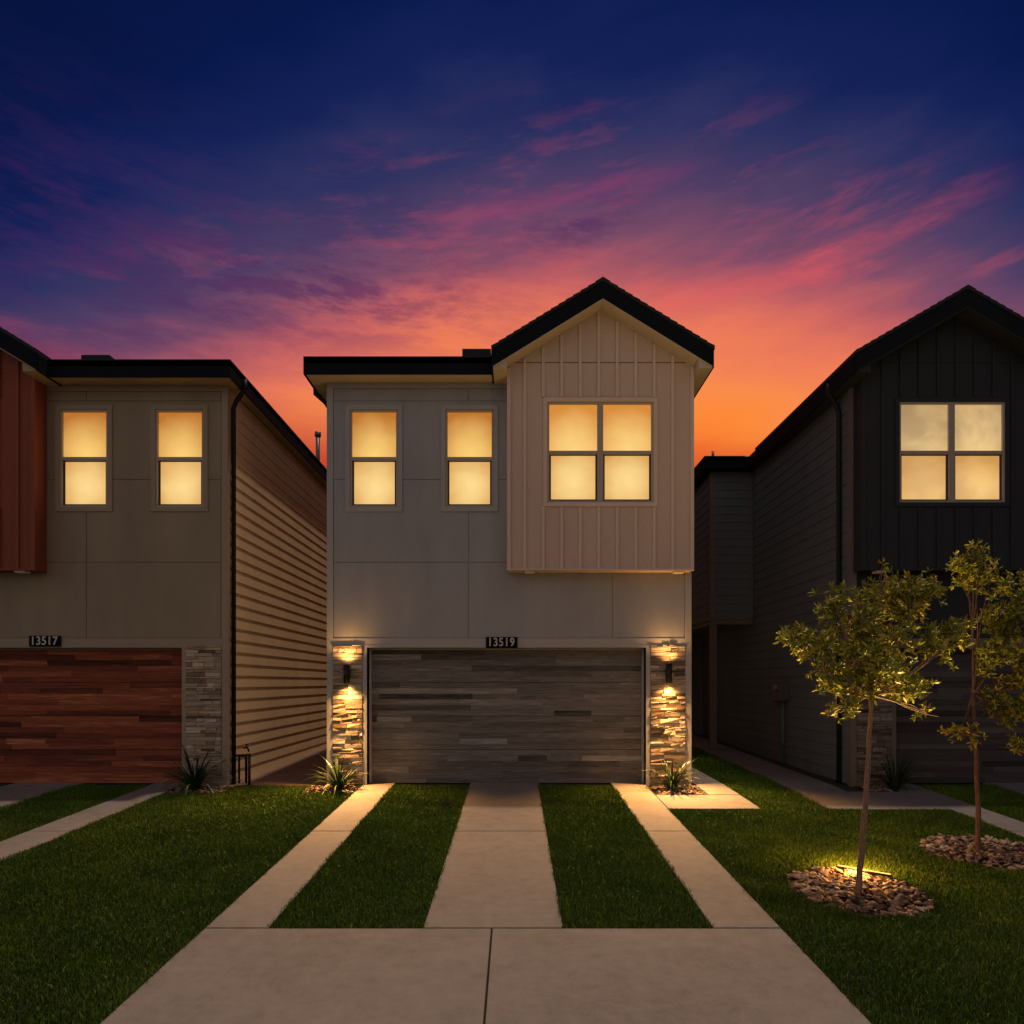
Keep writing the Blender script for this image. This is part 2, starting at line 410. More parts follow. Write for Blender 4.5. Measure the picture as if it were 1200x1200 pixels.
co = objco(N); nn = N.noise(co, 30, 4, 0.7)
N.put(b_.inputs['Base Color'], N.ramp(nn, [(0.3, (0.012, 0.016, 0.006)), (0.7, (0.035, 0.045, 0.014))])); b_.inputs['Roughness'].default_value = 1
tag(g.build('ground', gr), kind='structure')

def slabs(name, x0, x1, cuts, mat, lift=0.02, gap=0.020):
    b = MB()
    for a, c in zip(cuts, cuts[1:]):
        s_ = strip_mesh(x0, x1, a + gap / 2, c - gap / 2, lift, 0.12, '', None, None)
        o = len(b.v); b.v += s_.v; b.f += [tuple(i + o for i in f) for f in s_.f]; b.t += s_.t; b.sm += s_.sm
    return b
def merge(bs):
    b = MB()
    for s_ in bs:
        o = len(b.v); b.v += s_.v; b.f += [tuple(i + o for i in f) for f in s_.f]; b.t += s_.t; b.sm += s_.sm
    return b
def driveway(gx0, gx1, mat, bottom=-12.1):
    J = -6.21
    c = (gx0 + gx1) / 2
    parts = [slabs('', gx0, gx0 + 0.54, [J, -3.06, 0.24], mat), slabs('', gx1 - 0.58, gx1, [J, -3.06, 0.24], mat),
             slabs('', c - 0.60, c + 0.60, [J, -3.06, 0.24], mat),
             slabs('', gx0, c - 0.018, [bottom, J], mat), slabs('', c - 0.003, gx1, [bottom, J], mat)]
    ob = merge(parts).build('driveway', mat, bevel=0.008)
    return tag(ob, kind='structure')
driveway(-2.66, 2.29, M['concrete'])
driveway(-10.75, -5.80, M['concrete'])
driveway(6.47, 11.42, M['concrete_r'])
# walk wrapped round the right side of the middle house, open bed left in its corner
p = merge([slabs('', 2.302, 3.68, [-1.80, -0.82], M['concrete']), slabs('', 3.18, 3.68, [-0.80, 4.0, 8.0, 12.0], M['concrete'])])
tag(p.build('path', M['concrete'], bevel=0.006), kind='structure')
p = merge([slabs('', 4.68, 5.55, [-0.55, 2.4, 5.4, 8.4, 14.0], M['concrete_r']), slabs('', 4.68, 6.46, [-1.85, -0.56], M['concrete_r'])])
tag(p.build('path', M['concrete_r'], bevel=0.006), kind='structure')
p = strip_mesh(-5.2, -3.2, 0.02, 14, 0.0, 0.1, '', None, None)
tag(p.build('path', M['dirt']), kind='structure')

# ------------------------------------------------------------------ houses
def lap_siding(x, out, y0, y1, z0, z1, exp=0.213, seed=1):
    """sawtooth boards on a wall plane x facing sign(out)"""
    rr = random.Random(seed); b = MB(); z = z0
    while z < z1 - 0.01:
        zt = min(z + exp, z1)
        lo, hi = 0.020, 0.004
        pts = [(x, z), (x + out * lo, z), (x + out * hi, zt), (x, zt)]
        b.prism_y(pts, y0, y1, 0.5)
        z += exp
    return b

def plank_door(x0, x1, z0, z1, y, seed):
    rr = random.Random(seed); b = MB(); nrow = 24; h = (z1 - z0) / nrow
    for r in range(nrow):
        x = x0 - rr.uniform(0, 1.0); zt = z0 + (r + 1) * h
        while x < x1:
            L = rr.choice([rr.uniform(0.5, 1.3), rr.uniform(1.2, 3.2)])
            a, c = max(x, x0), min(x + L, x1)
            if c - a > 0.02:
                t = min(1, max(0, rr.gauss(0.5, 0.12)))
                if rr.random() < 0.08: t = rr.uniform(0.1, 0.25)
                pr = rr.uniform(0, 0.006)
                b.box(a + 0.0008, c - 0.0008, y - pr, y + 0.04, zt - h + (0.009 if r % 6 == 0 else 0.0014), zt, t)
            x += L
    return b

def ledge_stone(x0, x1, z0, z1, y, seed):
    rr = random.Random(seed); b = MB(); z = z0
    while z < z1 - 0.012:
        h = rr.choice([0.03, 0.04, 0.05, 0.065, 0.08]); zt = min(z + h, z1)
        x = x0
        while x < x1 - 0.01:
            L = rr.uniform(0.09, 0.38); c = min(x + L, x1)
            if x1 - c < 0.06: c = x1
            dpt = rr.uniform(0.03, 0.050); t = min(1, max(0, rr.gauss(0.54, 0.25)))
            j = lambda a=0.004: rr.uniform(-a, a)
            pb = [(x + .003, y, z + .003), (c - .003, y, z + .003), (c - .003, y, zt - .003), (x + .003, y, zt - .003)]
            df = [dpt + j(0.012) for _ in range(4)]
            pf = [(px_ + (0 if px_ in (x0 + .003, x1 - .003) else j(0.003)), y - df[i], pz + j(0.005)) for i, (px_, _, pz) in enumerate(pb)]
            o = len(b.v); b.v += pf + pb
            b.f += [(o, o + 1, o + 2, o + 3), (o, o + 4, o + 5, o + 1), (o + 1, o + 5, o + 6, o + 2), (o + 2, o + 6, o + 7, o + 3), (o + 3, o + 7, o + 4, o)]
            b.t += [t] * 5; b.sm += [False] * 5
            x = c
        z = zt
    return b

def window(parent, x0, x1, z0, z1, yf, cols, mats, casing_w=0.075):
    """x0..z1 outer size of the vinyl frame; yf wall face"""
    fr = MB(); fw = 0.035; y0, y1 = yf - 0.004, yf + 0.07
    for a in cells(x0, x1, z0, z1, [(x0 + fw, x1 - fw, z0 + fw, z1 - fw)]): fr.box(a[0], a[1], y0, y1, a[2], a[3])
    wd = (x1 - x0 - 2 * fw); cw = 0.10
    spans = [(x0 + fw, x1 - fw)] if cols == 1 else [(x0 + fw, (x0 + x1) / 2 - cw / 2), ((x0 + x1) / 2 + cw / 2, x1 - fw)]
    if cols == 2: fr.box((x0 + x1) / 2 - cw / 2, (x0 + x1) / 2 + cw / 2, y0 + 0.002, y1, z0 + fw, z1 - fw)
    fob = fr.build('window', mats['frame'], parent, bevel=0.004)
    cs = MB(); c = casing_w
    for a in cells(x0 - c, x1 + c, z0 - c, z1 + c, [(x0, x1, z0, z1)]): cs.box(a[0], a[1], yf - 0.022, yf + 0.02, a[2], a[3])
    cs.build('casing', mats['casing'], fob)
    zm = (z0 + z1) / 2
    for a, b in spans:
        rail = MB(); rail.box(a, b, yf + 0.006, yf + 0.06, zm - 0.03, zm + 0.03)
        rail.build('meeting_rail', mats['frame'], fob, bevel=0.003)
        s1 = MB()
        for q in cells(a, b, z0 + fw, zm - 0.03, [(a + 0.03, b - 0.03, z0 + fw + 0.03, zm - 0.06 + 0.014)]): s1.box(q[0], q[1], yf + 0.035, yf + 0.06, q[2], q[3])
        s1.build('sash', M['sash_dark'], fob)
        pu = MB(); pu.box(a + 0.001, b - 0.001, yf + 0.040, yf + 0.046, zm + 0.031, z1 - fw - 0.001); pu.build('pane', mats['up'], fob)
        pl = MB(); pl.box(a + 0.031, b - 0.031, yf + 0.048, yf + 0.054, z0 + fw + 0.031, zm - 0.047); pl.build('pane', mats['lo'], fob)
    return fob

def k_gutter(zt):
    """ogee profile, top at zt: (out, z)"""
    return [(0, zt - 0.13), (0.055, zt - 0.13), (0.062, zt - 0.10), (0.085, zt - 0.06), (0.11, zt - 0.03), (0.115, zt), (0.103, zt), (0.1, zt - 0.012), (0.0, zt - 0.012)]

def house(cfg):
    x0, s, name = cfg['x0'], cfg['s'], 'townhouse'
    Wd = 6.31; D = 15.0
    X = lambda u: x0 + s * u
    dz = cfg.get('dz', 0.0)
    root = empty(name, ((X(0) + X(Wd)) / 2, 0, 0), cfg['label'], 'house', 'townhouses side by side along the street')
    mw, mt, mb, mbt, ms, side = (M[cfg[k]] for k in ('wall', 'trim', 'bay', 'bay_trim', 'soffit', 'side'))
    def hbox(b, ua, ub, ya, yb, za, zb, t=0.5): b.box(X(ua), X(ub), ya, yb, za, zb, t)
    Zf = lambda py: 1.806 + (800 - py) / 66.97
    Uf = lambda px: (px - 603) / 66.97 + 3.25
    zs = 7.055 + dz                        # soffit height
    # solid body behind the cladding
    b = MB(); b.box(X(0.005), X(Wd - 0.005), 0.36, D, -0.3, zs); body = b.build('wall', mw, root)
    # openings
    du = cfg.get('du', 0.0)
    wins = [(Uf(410) + du, Uf(466.5) + du), (Uf(522) + du, Uf(578.5) + du)]
    wz0, wz1 = Zf(594.5), Zf(480)
    gu0, gu1 = Uf(430) + cfg.get('dg', 0.0), Uf(757)
    gz1 = Zf(759)
    holes = [(a, c, wz0, wz1) for a, c in wins] + [(gu0, gu1, -1, gz1)]
    b = MB()
    for q in cells(0.0, Wd, -0.3, zs - 0.001, holes): hbox(b, q[0], q[1], 0.012, 0.361, q[2], q[3])
    b.build('wall', mw, root)
    # panels with reveal joints
    gp = 0.015
    ztr = Zf(748)
    U549, U717 = Uf(549), Uf(717.5)
    z470, z562, z659 = Zf(470), Zf(562), Zf(659)
    c0, c1 = 0.085, Wd - 0.085
    b = MB()
    def panel(ua, ub, za, zb):
        for q in cells(ua + gp / 2, ub - gp / 2, za + gp / 2, zb - gp / 2, holes): hbox(b, q[0], q[1], 0.0, 0.0125, q[2], q[3])
    top = zs - 0.10
    for ua, ub, za, zb in [(c0, U549, z470, top), (U549, 3.2, z470, top), (c0, wins[0][0] + .3, z562, z470), (wins[0][0] + .3, wins[1][0] + .3, z562, z470), (wins[1][0] + .3, 3.2, z562, z470),
                           (c0, U549, z659, z562), (U549, 3.2, z659, z562), (c0, U549, ztr, z659), (U549, U717, ztr, z659), (U717, c1, ztr, z659), (3.2, c1, z659, z659 + 0.12)]:
        if (za, zb) == (z562, z470):
            # no joint between panels beside a window: let them run on behind the casing
            for q in cells(ua - gp / 2, ub + gp / 2, za + gp / 2, zb - gp / 2, holes):
                qa, qb = max(q[0], c0), min(q[1], 3.2)
                ob = [ua, ub]
                hbox(b, max(qa, ua), min(qb, ub), 0.0, 0.0125, q[2], q[3])
        else: panel(ua, ub, za, zb)
    b.build('cladding', mw, root)
    # trim: corner boards, frieze, band over the garage
    b = MB()
    for ua, ub in ((-0.034, 0.075), (Wd - 0.075, Wd + 0.034)):
        hbox(b, ua, ub, -0.010, 0.10, -0.3, zs - 0.002)
    hbox(b, 0.075, Wd - 0.075, -0.008, 0.012, gz1 + 0.002, ztr)
    hbox(b, 0.075, 3.3, -0.008, 0.012, top, zs - 0.003)
    hbox(b, gu0 - 0.075, gu0, -0.014, 0.30, -0.3, gz1); hbox(b, gu1, gu1 + 0.075, -0.014, 0.30, -0.3, gz1)
    hbox(b, gu0 - 0.075, gu1 + 0.075, -0.014, 0.30, gz1, gz1 + 0.045)
    b.build('trim', mt, root)
    # stone columns either side of the garage
    for k, (ua, ub) in enumerate(((0.077, gu0 - 0.078), (gu1 + 0.078, Wd - 0.078))):
        a, c = sorted((X(ua), X(ub)))
        ledge_stone(a, c, 0.0 - 0.03, gz1 + 0.045, 0.012, cfg['seed'] * 10 + k).build('stone_column', M[cfg.get('stone', 'stone')], root)
    # garage door
    a, c = sorted((X(gu0), X(gu1)))
    gd = plank_door(a + 0.008, c - 0.008, 0.01, gz1 - 0.01, 0.22, cfg['seed']).build('garage_door', M[cfg['planks']], root)
    b = MB(); b.box(a, c, 0.262, 0.30, -0.05, gz1); b.build('door_backing', M['dark_gap'], gd)
    b = MB()
    for ux in (a + 0.001, c - 0.041): b.box(ux, ux + 0.04, 0.185, 0.212, 0, gz1 - 0.001)
    b.box(a + 0.041, c - 0.041, 0.185, 0.212, gz1 - 0.03, gz1 - 0.001)
    b.build('weather_strip', mt, gd)
    # windows
    for wi, (ua, ub) in enumerate(wins):
        a, c = sorted((X(ua), X(ub)))
        window(root, a, c, wz0, wz1, 0.0, 1, {'frame': M[cfg['frame']], 'casing': mt, 'up': PA[cfg['panes'][0]], 'lo': PA[cfg['panes'][1]]})
    # lap siding on both flanks
    for u_, o_ in ((0, -s), (Wd, s)):
        lap_siding(X(u_), o_, 0.10, D, 0.02, zs - 0.02, 0.213, cfg['seed']).build('side_siding', side, root)
    # ---- bay
    B0, B1 = Uf(603) - 0.117, Wd - 0.016 + 0.0
    B0 = 3.133; B1 = 6.294 + cfg.get('bx', 0.0)
    BF = -0.30; bz0 = 1.806 + (800 - 668) / 68.65
    mid_u = (B0 + B1) / 2; rid = cfg['ridge']; slp = cfg['slope']
    under = lambda u: rid - 0.34 - slp * abs(u - mid_u)
    bw = [(457 - 640) / 2 / 68.65, 0]
    wc = mid_u + cfg.get('wshift', 0.0)
    bwa, bwb = wc - 0.905, wc + 0.905
    bwz0, bwz1 = 1.806 + (800 - 589) / 68.65 + dz * .3, 1.806 + (800 - 471) / 68.65 + dz * .3
    b = MB()
    for q in cells(B0, B1, bz0, under(B0), [(bwa, bwb, bwz0, bwz1)]): hbox(b, q[0], q[1], BF, BF + 0.10, q[2], q[3])
    tri = [(X(B0), under(B0)), (X(B1), under(B1)), (X(mid_u), under(mid_u))]
    b.prism_y(tri, BF, BF + 0.10)
    b.box(X(B0), X(B0 + 0.02), BF + 0.1, 0.011, bz0, under(B0)); b.box(X(B1 - 0.02), X(B1), BF + 0.1, 0.011, bz0, under(B1))
    bay = b.build('bay', mb, root)
    b = MB(); hbox(b, B0 + .021, B1 - .021, BF + 0.1, 0.011, bz0 + 0.004, bz0 + 0.03); b.build('bay_floor', mbt, bay)
    b = MB(); hbox(b, B0 + .021, B1 - .021, -0.06, 0.4, bz0 + 0.05, under(B0) - 0.02); b.build('bay_back', M['dark_gap'], bay)
    # horizontal joint + battens
    zj = 1.806 + (800 - 425) / 68.65
    b = MB()
    bt = 0.028
    us = [B0 + 0.0225 + 0.03, B1 - 0.0525]
    pitch = 0.315
    lo_k = -int((mid_u - 0.02 - B0 - 0.15) / pitch); ks = range(-5, 6)
    for k in ks:
        u = mid_u + k * pitch - 0.03
        if u < B0 + 0.12 or u > B1 - 0.12: continue
        segs = [(bz0 + 0.02, under(u) - 0.01 - slp * 0.03)]
        if bwa - 0.09 < u < bwb + 0.09: segs = [(bz0 + 0.02, bwz0 - 0.078), (bwz1 + 0.078, segs[0][1])]
        for a, c in segs: hbox(b, u - 0.025, u + 0.025, BF - bt, BF + 0.002, a, c)
    for ua, ub in ((B0 - 0.012, B0 + 0.05), (B1 - 0.05, B1 + 0.012)):
        hbox(b, ua, ub, BF - bt - 0.004, BF + 0.06, bz0 - 0.008, under(ua) - 0.03)
    hbox(b, B0 + 0.05, B1 - 0.05, BF - bt - 0.002, BF + 0.002, bz0 - 0.006, bz0 + 0.02)
    b.build('battens', mbt, bay)
    b = MB(); hbox(b, B0 + 0.05, B1 - 0.05, BF - 0.0022, BF + 0.001, zj - 0.006, zj + 0.006); b.build('flashing_joint', M['sash_dark'] if cfg['seed'] != 3 else M['dark_gap'], bay)
    window(bay.parent, *sorted((X(bwa), X(bwb))), bwz0, bwz1, BF, 2, {'frame': M[cfg['frame']], 'casing': mbt, 'up': PA[cfg['panes'][2]], 'lo': PA[cfg['panes'][3]]}, casing_w=0.07)
    for u in ((B0 + 0.38, B1 - 0.22) if s > 0 else (B0 + 0.3, B1 - 0.36)):
        b = MB(); hbox(b, u - 0.085, u + 0.085, BF + 0.03, BF + 0.2, bz0 - 0.034, bz0 + 0.003); b.build('soffit_vent', M['vent'], root, bevel=0.003)
    # ---- main roof
    ov = cfg.get('ov', 0.33); zt = 7.35 + dz; ef = -0.385
    ul, ur = -ov + 0.0, Wd + 0.20
    pit = 0.38; hw = (ur - ul) / 2; rz = zt - 0.03 + pit * hw
    e = [(X(ul), ef, zt - 0.03), (X(ur), ef, zt - 0.03), (X(ur), D + 0.3, zt - 0.03), (X(ul), D + 0.3, zt - 0.03)]
    r0, r1 = (X((ul + ur) / 2), ef + hw, rz), (X((ul + ur) / 2), D + 0.3 - hw, rz)
    ub_, z0_, st = B0 - 0.03, zt - 0.03, -ef
    a1, a2 = (X(ub_), ef, z0_), (X(ub_), 0.0, z0_ + pit * st)
    a3, a4 = (X(ur - st), 0.0, z0_ + pit * st), (X(ur), 0.0, z0_)
    b = MB(); b.poly([e[0], a1, a2, a3, r0]); b.poly([a4, e[2], r1, r0, a3]); b.poly([e[2], e[3], r1]); b.poly([e[3], e[0], r0, r1])
    b.poly([e[0], e[3], e[2], a4, (X(ub_), 0.0, z0_), a1])
    roof = b.build('roof', M['shingles'], root)
    b = MB()   # soffit boards and fascia
    hbox(b, ul + 0.03, B0 - 0.02, ef + 0.03, 0.02, zs, zs + 0.02)
    hbox(b, ul + 0.03, 0.02, 0.02, D, zs, zs + 0.02); hbox(b, Wd - 0.02, ur - 0.03, 0.14, D, zs, zs + 0.02)
    b.build('soffit', ms, roof)
    b = MB()
    hbox(b, ul + 0.0, B0 - 0.015, ef, ef + 0.028, zs - 0.02, zt - 0.032)
    hbox(b, ul + 0.0, ul + 0.028, ef + 0.028, D, zs - 0.02, zt - 0.032)
    hbox(b, ur - 0.028, ur, 0.0, D, zs - 0.02, zt - 0.032)
    b.build('fascia', M['fascia'], roof)
    # gutters
    b = MB()
    b.sweep(k_gutter(zt), [(X(ul), D), (X(ul), ef), (X(B0 - 0.22), ef)], sign=(-1 if s > 0 else 1))
    b.build('gutter', M['black_gutter'], roof)
    zg = under(B1 + 0.26) + 0.34 - 0.05
    ug = mid_u + 1.80
    b = MB()
    b.sweep(k_gutter(zg + 0.03), [(X(ug), -0.62), (X(ug), D)], sign=(-1 if s > 0 else 1))
    b.build('gutter', M['black_gutter'], roof)
    # roof vent beside the gable
    b = MB(); hbox(b, 2.30, 2.82, 0.45, 0.95, zt + 0.1, zt + 0.52 + cfg.get('vz', 0)); b.build('roof_vent', M['shingles'], roof, bevel=0.01)
    # ---- gable roof, stepped shingle courses
    y0, y1 = -0.65, 4.2
    for sd in (-1, 1):
        b = MB(); L = 1.85; n = 15
        # top surface as little steps
        outline = []
        for k in range(n + 1):
            h = L * k / n; z = rid - slp * h
            if k > 0: outline.append((h, z + 0.016))
            outline.append((h, z + 0.0 if k > 0 else z + 0.012))
        outline[0] = (0, rid + 0.014)
        prof = outline + [(L, rid - slp * L - 0.05), (0, rid - 0.05)]
        b.prism_y([(X(mid_u + sd * h), z) for h, z in prof], y0 - 0.02, y1, 0.4)
        gb = b.build('gable_roof', M['shingles'], root)
        b = MB()   # rake fascia
        b.prism_y([(X(mid_u), rid - 0.052), (X(mid_u + sd * (L - 0.01)), rid - 0.052 - slp * (L - 0.01)), (X(mid_u + sd * (L - 0.01)), rid - 0.335 - slp * (L - 0.01)), (X(mid_u), rid - 0.335)], y0, y0 + 0.03)
        b.prism_y([(X(mid_u + sd * L), rid - 0.052 - slp * L), (X(mid_u + sd * (L - 0.03)), rid - 0.052 - slp * (L - 0.03)), (X(mid_u + sd * (L - 0.03)), rid - 0.33 - slp * L), (X(mid_u + sd * L), rid - 0.33 - slp * L)], y0 + 0.031, 0.1 if sd * s * 1 == 0 else y1)
        b.build('fascia', M['fascia'], gb)
        b = MB()   # sloped soffit
        b.prism_y([(X(mid_u), rid - 0.33), (X(mid_u + sd * (L - 0.031)), rid - 0.33 - slp * (L - 0.031)), (X(mid_u + sd * (L - 0.031)), rid - 0.35 - slp * (L - 0.031)), (X(mid_u), rid - 0.35)], y0 + 0.004, -0.298)
        h0 = (B1 - B0) / 2 + 0.01
        b.prism_y([(X(mid_u + sd * h0), rid - 0.33 - slp * h0), (X(mid_u + sd * (L - 0.031)), rid - 0.33 - slp * (L - 0.031)), (X(mid_u + sd * (L - 0.031)), rid - 0.36 - slp * (L - 0.031)), (X(mid_u + sd * h0), rid - 0.36 - slp * (L - 0.031))], y0 + 0.032, 3.0)
        b.build('soffit', ms, gb)
    # ---- downspout
    if cfg.get('spout'):
        us_, ys_, zlow = cfg['spout']
        o_ = -s if us_ < 1 else s
        xw = X(0 if us_ < 1 else Wd); xe = X(ul) if us_ < 1 else X(ug)
        b = MB()
        zz = zs if us_ < 1 else zg - 0.25
        b.tube([(xe + o_ * 0.05, ys_, zz + 0.17), (xe + o_ * 0.05, ys_, zz + 0.02), (xw + o_ * 0.11, ys_, zz - 0.22), (xw + o_ * 0.07, ys_, zz - 0.34), (xw + o_ * 0.07, ys_, zlow)], 0.042, 8)
        b.build('downspout', M['black_gutter'], root)
    return root, X

left, XL = house(dict(x0=-5.05, s=-1, seed=1, wall='left_wall', trim='left_trim', bay='left_bay', bay_trim='left_bay_trim', soffit='left_soffit', side='left_side',
    planks='red_planks', frame='frame', panes=('up', 'lo', 'up', 'lo'), ridge=8.45, slope=0.61, dz=-0.05, du=0.02, dg=0.10, ov=0.23, vz=-0.06,
    spout=(0, 0.16, 0.0), label='brown townhouse with red board bay and redwood garage door, at the left'))
mid, XM = house(dict(x0=-3.25, s=1, seed=2, wall='mid_wall', trim='mid_trim', bay='mid_bay', bay_trim='mid_bay_trim', soffit='soffit', side='left_side',
    planks='grey_planks', frame='frame', panes=('up', 'lo', 'up_b', 'lo'), ridge=8.51, slope=0.615, spout=(0, 0.5, 0.0), label='grey and beige townhouse with weathered grey garage door, in the middle'))
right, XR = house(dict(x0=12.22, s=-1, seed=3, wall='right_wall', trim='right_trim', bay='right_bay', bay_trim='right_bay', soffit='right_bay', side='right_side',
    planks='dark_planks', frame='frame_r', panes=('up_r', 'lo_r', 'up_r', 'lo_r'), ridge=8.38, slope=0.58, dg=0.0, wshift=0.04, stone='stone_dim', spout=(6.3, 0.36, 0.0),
    label='charcoal townhouse with black board gable behind the young trees'))

# rear wing of the charcoal house: overhanging upper floor, post and roof
b = MB(); b.box(4.875, 5.90, 5.06, 14.0, 3.35, 7.02); wing = b.build('wing', M['right_side'], right)
bl = MB(); z = 3.37
while z < 6.95:
    zt = min(z + 0.2, 7.0)
    o = len(bl.v)
    bl.v += [(4.96, 5.06, z), (5.90, 5.06, z), (5.90, 5.036, z), (4.96, 5.036, z), (4.96, 5.06, zt), (5.90, 5.06, zt), (5.90, 5.052, zt), (4.96, 5.052, zt)]
    bl.f += [tuple(o + i for i in q) for q in ((0, 3, 2, 1), (4, 5, 6, 7), (0, 1, 5, 4), (1, 2, 6, 5), (2, 3, 7, 6), (3, 0, 4, 7))]; bl.t += [0.5] * 6; bl.sm += [False] * 6
    z += 0.2
bl.build('siding_front', M['right_side'], wing)
lap_siding(4.875, -1, 5.16, 14.0, 3.37, 7.0).build('siding_flank', M['right_side'], wing)
b = MB(); b.box(4.84, 4.96, 5.03, 5.15, 3.34, 7.0); b.box(5.82, 5.888, 5.028, 5.05, 3.34, 7.0); b.box(4.85, 5.88, 5.04, 5.08, 3.25, 3.349); b.build('corner_trim', M['right_trim'], wing)
b = MB(); b.box(4.86, 5.01, 5.06, 5.21, 0.0, 3.25); b.build('porch_post', M['right_trim'], right, bevel=0.006)
b = MB(); b.box(4.90, 5.92, 5.1, 13.9, 3.26, 3.345); b.build('porch_ceiling', M['right_trim'], right)
b = MB(); b.box(4.95, 5.88, 9.5, 9.6, 0.0, 3.26); b.build('porch_wall', M['right_side'], right)
b = MB()
zt = 7.33 - 0.03; rzz = zt + 0.36 * 1.9
E = [(4.60, 4.72), (8.5, 4.72), (8.5, 14.3), (4.60, 14.3)]
b.poly([(4.60, 4.72, zt), (6.6, 4.72, zt), (6.6, 6.6, zt + 0.30 * 2.0)]); b.poly([(4.60, 4.72, zt), (6.6, 6.6, zt + 0.6), (6.6, 14.3, zt + 0.6), (4.6, 14.3, zt)])
b.poly([(4.60, 4.72, zt), (4.60, 14.3, zt), (6.6, 14.3, zt), (6.6, 4.72, zt)])
wr = b.build('wing_roof', M['shingles'], right)
b = MB(); b.box(4.62, 5.9, 4.74, 4.77, 7.03, 7.297); b.box(4.62, 4.65, 4.77, 14.2, 7.03, 7.297); b.box(4.651, 5.89, 4.771, 5.3, 7.05, 7.07); b.build('fascia', M['fascia'], wr)
b = MB(); b.sweep(k_gutter(7.33), [(4.62, 14.2), (4.62, 4.74), (5.6, 4.74)], sign=-1); b.build('gutter', M['black_gutter'], wr)
b = MB(); b.tube([(4.98, 5.3, 7.3), (4.98, 5.3, 7.62)], 0.035, 8); b.build('vent_pipe', M['pipe'], wr)

# tall flue on the roof of the left house
b = MB(); b.tube([(-5.22, 6.3, 7.2), (-5.22, 6.3, 8.36)], 0.055, 12); fl = b.build('vent_pipe', M['pipe'], left)
b = MB(); b.tube([(-5.22, 6.3, 8.34), (-5.22, 6.3, 8.45)], 0.085, 12); b.build('vent_cap', M['pipe'], fl)

# ------------------------------------------------------------------ house numbers
def number_sign(x, z, txt, label):
    root = empty('house_number_sign', (x, -0.02, z), label, 'sign', 'house number signs')
    b = MB(); b.box(x - 0.275, x + 0.275, -0.036, -0.014, z - 0.095, z + 0.095); b.build('plate', M['plate'], root, bevel=0.003)
    cu = bpy.data.curves.new('numerals', 'FONT'); cu.body = txt; cu.size = 0.205; cu.align_x = 'CENTER'; cu.align_y = 'CENTER'; cu.extrude = 0.004; cu.space_character = 1.1; cu.offset = 0.0035
    tmp = bpy.data.objects.new('tmp', cu); C.objects.link(tmp)
    bpy.context.view_layer.update()
    me = bpy.data.meshes.new_from_object(tmp.evaluated_get(bpy.context.evaluated_depsgraph_get()))
    bpy.data.objects.remove(tmp)
    me.transform(Matrix.Translation((x - 0.01, -0.0415, z)) @ Matrix.Rotation(R(90), 4, 'X') @ Matrix.Diagonal((0.86, 1, 1, 1)))
    me.materials.clear(); me.materials.append(M['digits'])
    o = bpy.data.objects.new('numerals', me); C.objects.link(o); o.parent = root; o.matrix_parent_inverse = world_of(root).inverted()
number_sign((588 - 603) / 66.97, 1.806 + (800 - 753) / 66.97, '13519', 'black house number plate reading 13519 above the grey garage door')
number_sign((54 - 603) / 66.97, 1.806 + (800 - 751.5) / 66.97, '13517', 'black house number plate reading 13517 above the redwood garage door')

# ------------------------------------------------------------------ wall lamps
def spot(name, loc, d, energy, ang, blend, col, size=0.03, parent=None):
    l = bpy.data.lights.new(name, 'SPOT'); l.energy = energy; l.spot_size = R(ang); l.spot_blend = blend; l.color = col; l.shadow_soft_size = size
    o = bpy.data.objects.new(name, l); C.objects.link(o); o.location = loc; o.rotation_euler = Vector(d).to_track_quat('-Z', 'Y').to_euler()
    if parent: o.parent = parent; o.matrix_parent_inverse = world_of(parent).inverted()
    return o
WARM = (1.0, 0.47, 0.13)
def wall_lamp(x, z, label):
    y = -0.150; h = 0.165; r = 0.055
    root = empty('wall_lamp', (x, -0.06, z), label, 'wall lamp', 'up and down wall lamps on the stone columns')
    b = MB(); n = 20
    # hollow open-ended cylinder
    o = len(b.v)
    for rr_, zz in ((r, z - h), (r, z + h), (r - 0.006, z + h), (r - 0.006, z - h)):
        for k in range(n):
            th = 2 * math.pi * k / n; b.v.append((x + rr_ * math.cos(th), y + rr_ * math.sin(th), zz))
    for a in range(4):
        for k in range(n):
            b.f.append((a * n + k, a * n + (k + 1) % n, ((a + 1) % 4) * n + (k + 1) % n, ((a + 1) % 4) * n + k)); b.t.append(0.5); b.sm.append(a in (0, 2))
    b.build('lamp_housing', M['bronze'], root)
    b = MB(); b.box(x - 0.04, x + 0.04, -0.10, -0.03, z - 0.07, z + 0.07); b.build('bracket', M['bronze'], root, bevel=0.004)
    for sg in (-1, 1):
        b = MB(); b.tube([(x, y, z + sg * (h - 0.03)), (x, y, z + sg * (h - 0.012))], r - 0.008, 16)
        b.build('bulb', M['bulb'], root)
    spot('lamp_light_up', (x, y, z + h - 0.004), (0, 0.12, 1), 48, 135, 1.0, WARM, 0.035, root)
    spot('lamp_light_down', (x, y - 0.0, z - h + 0.004), (0, 0.10, -1), 120, 120, 1.0, WARM, 0.035, root)
    spot('lamp_light_throw', (x, y - 0.02, z - h + 0.004), (0, -0.80, -1), 1500, 120, 1.0, WARM, 0.03, root)
wall_lamp((407 - 603) / 67.5, 1.806 + (800 - 790) / 67.5, 'dark cylinder wall lamp on the stone column left of the grey garage door')
wall_lamp((783 - 603) / 67.5, 1.806 + (800 - 789) / 67.5, 'dark cylinder wall lamp on the stone column right of the grey garage door')

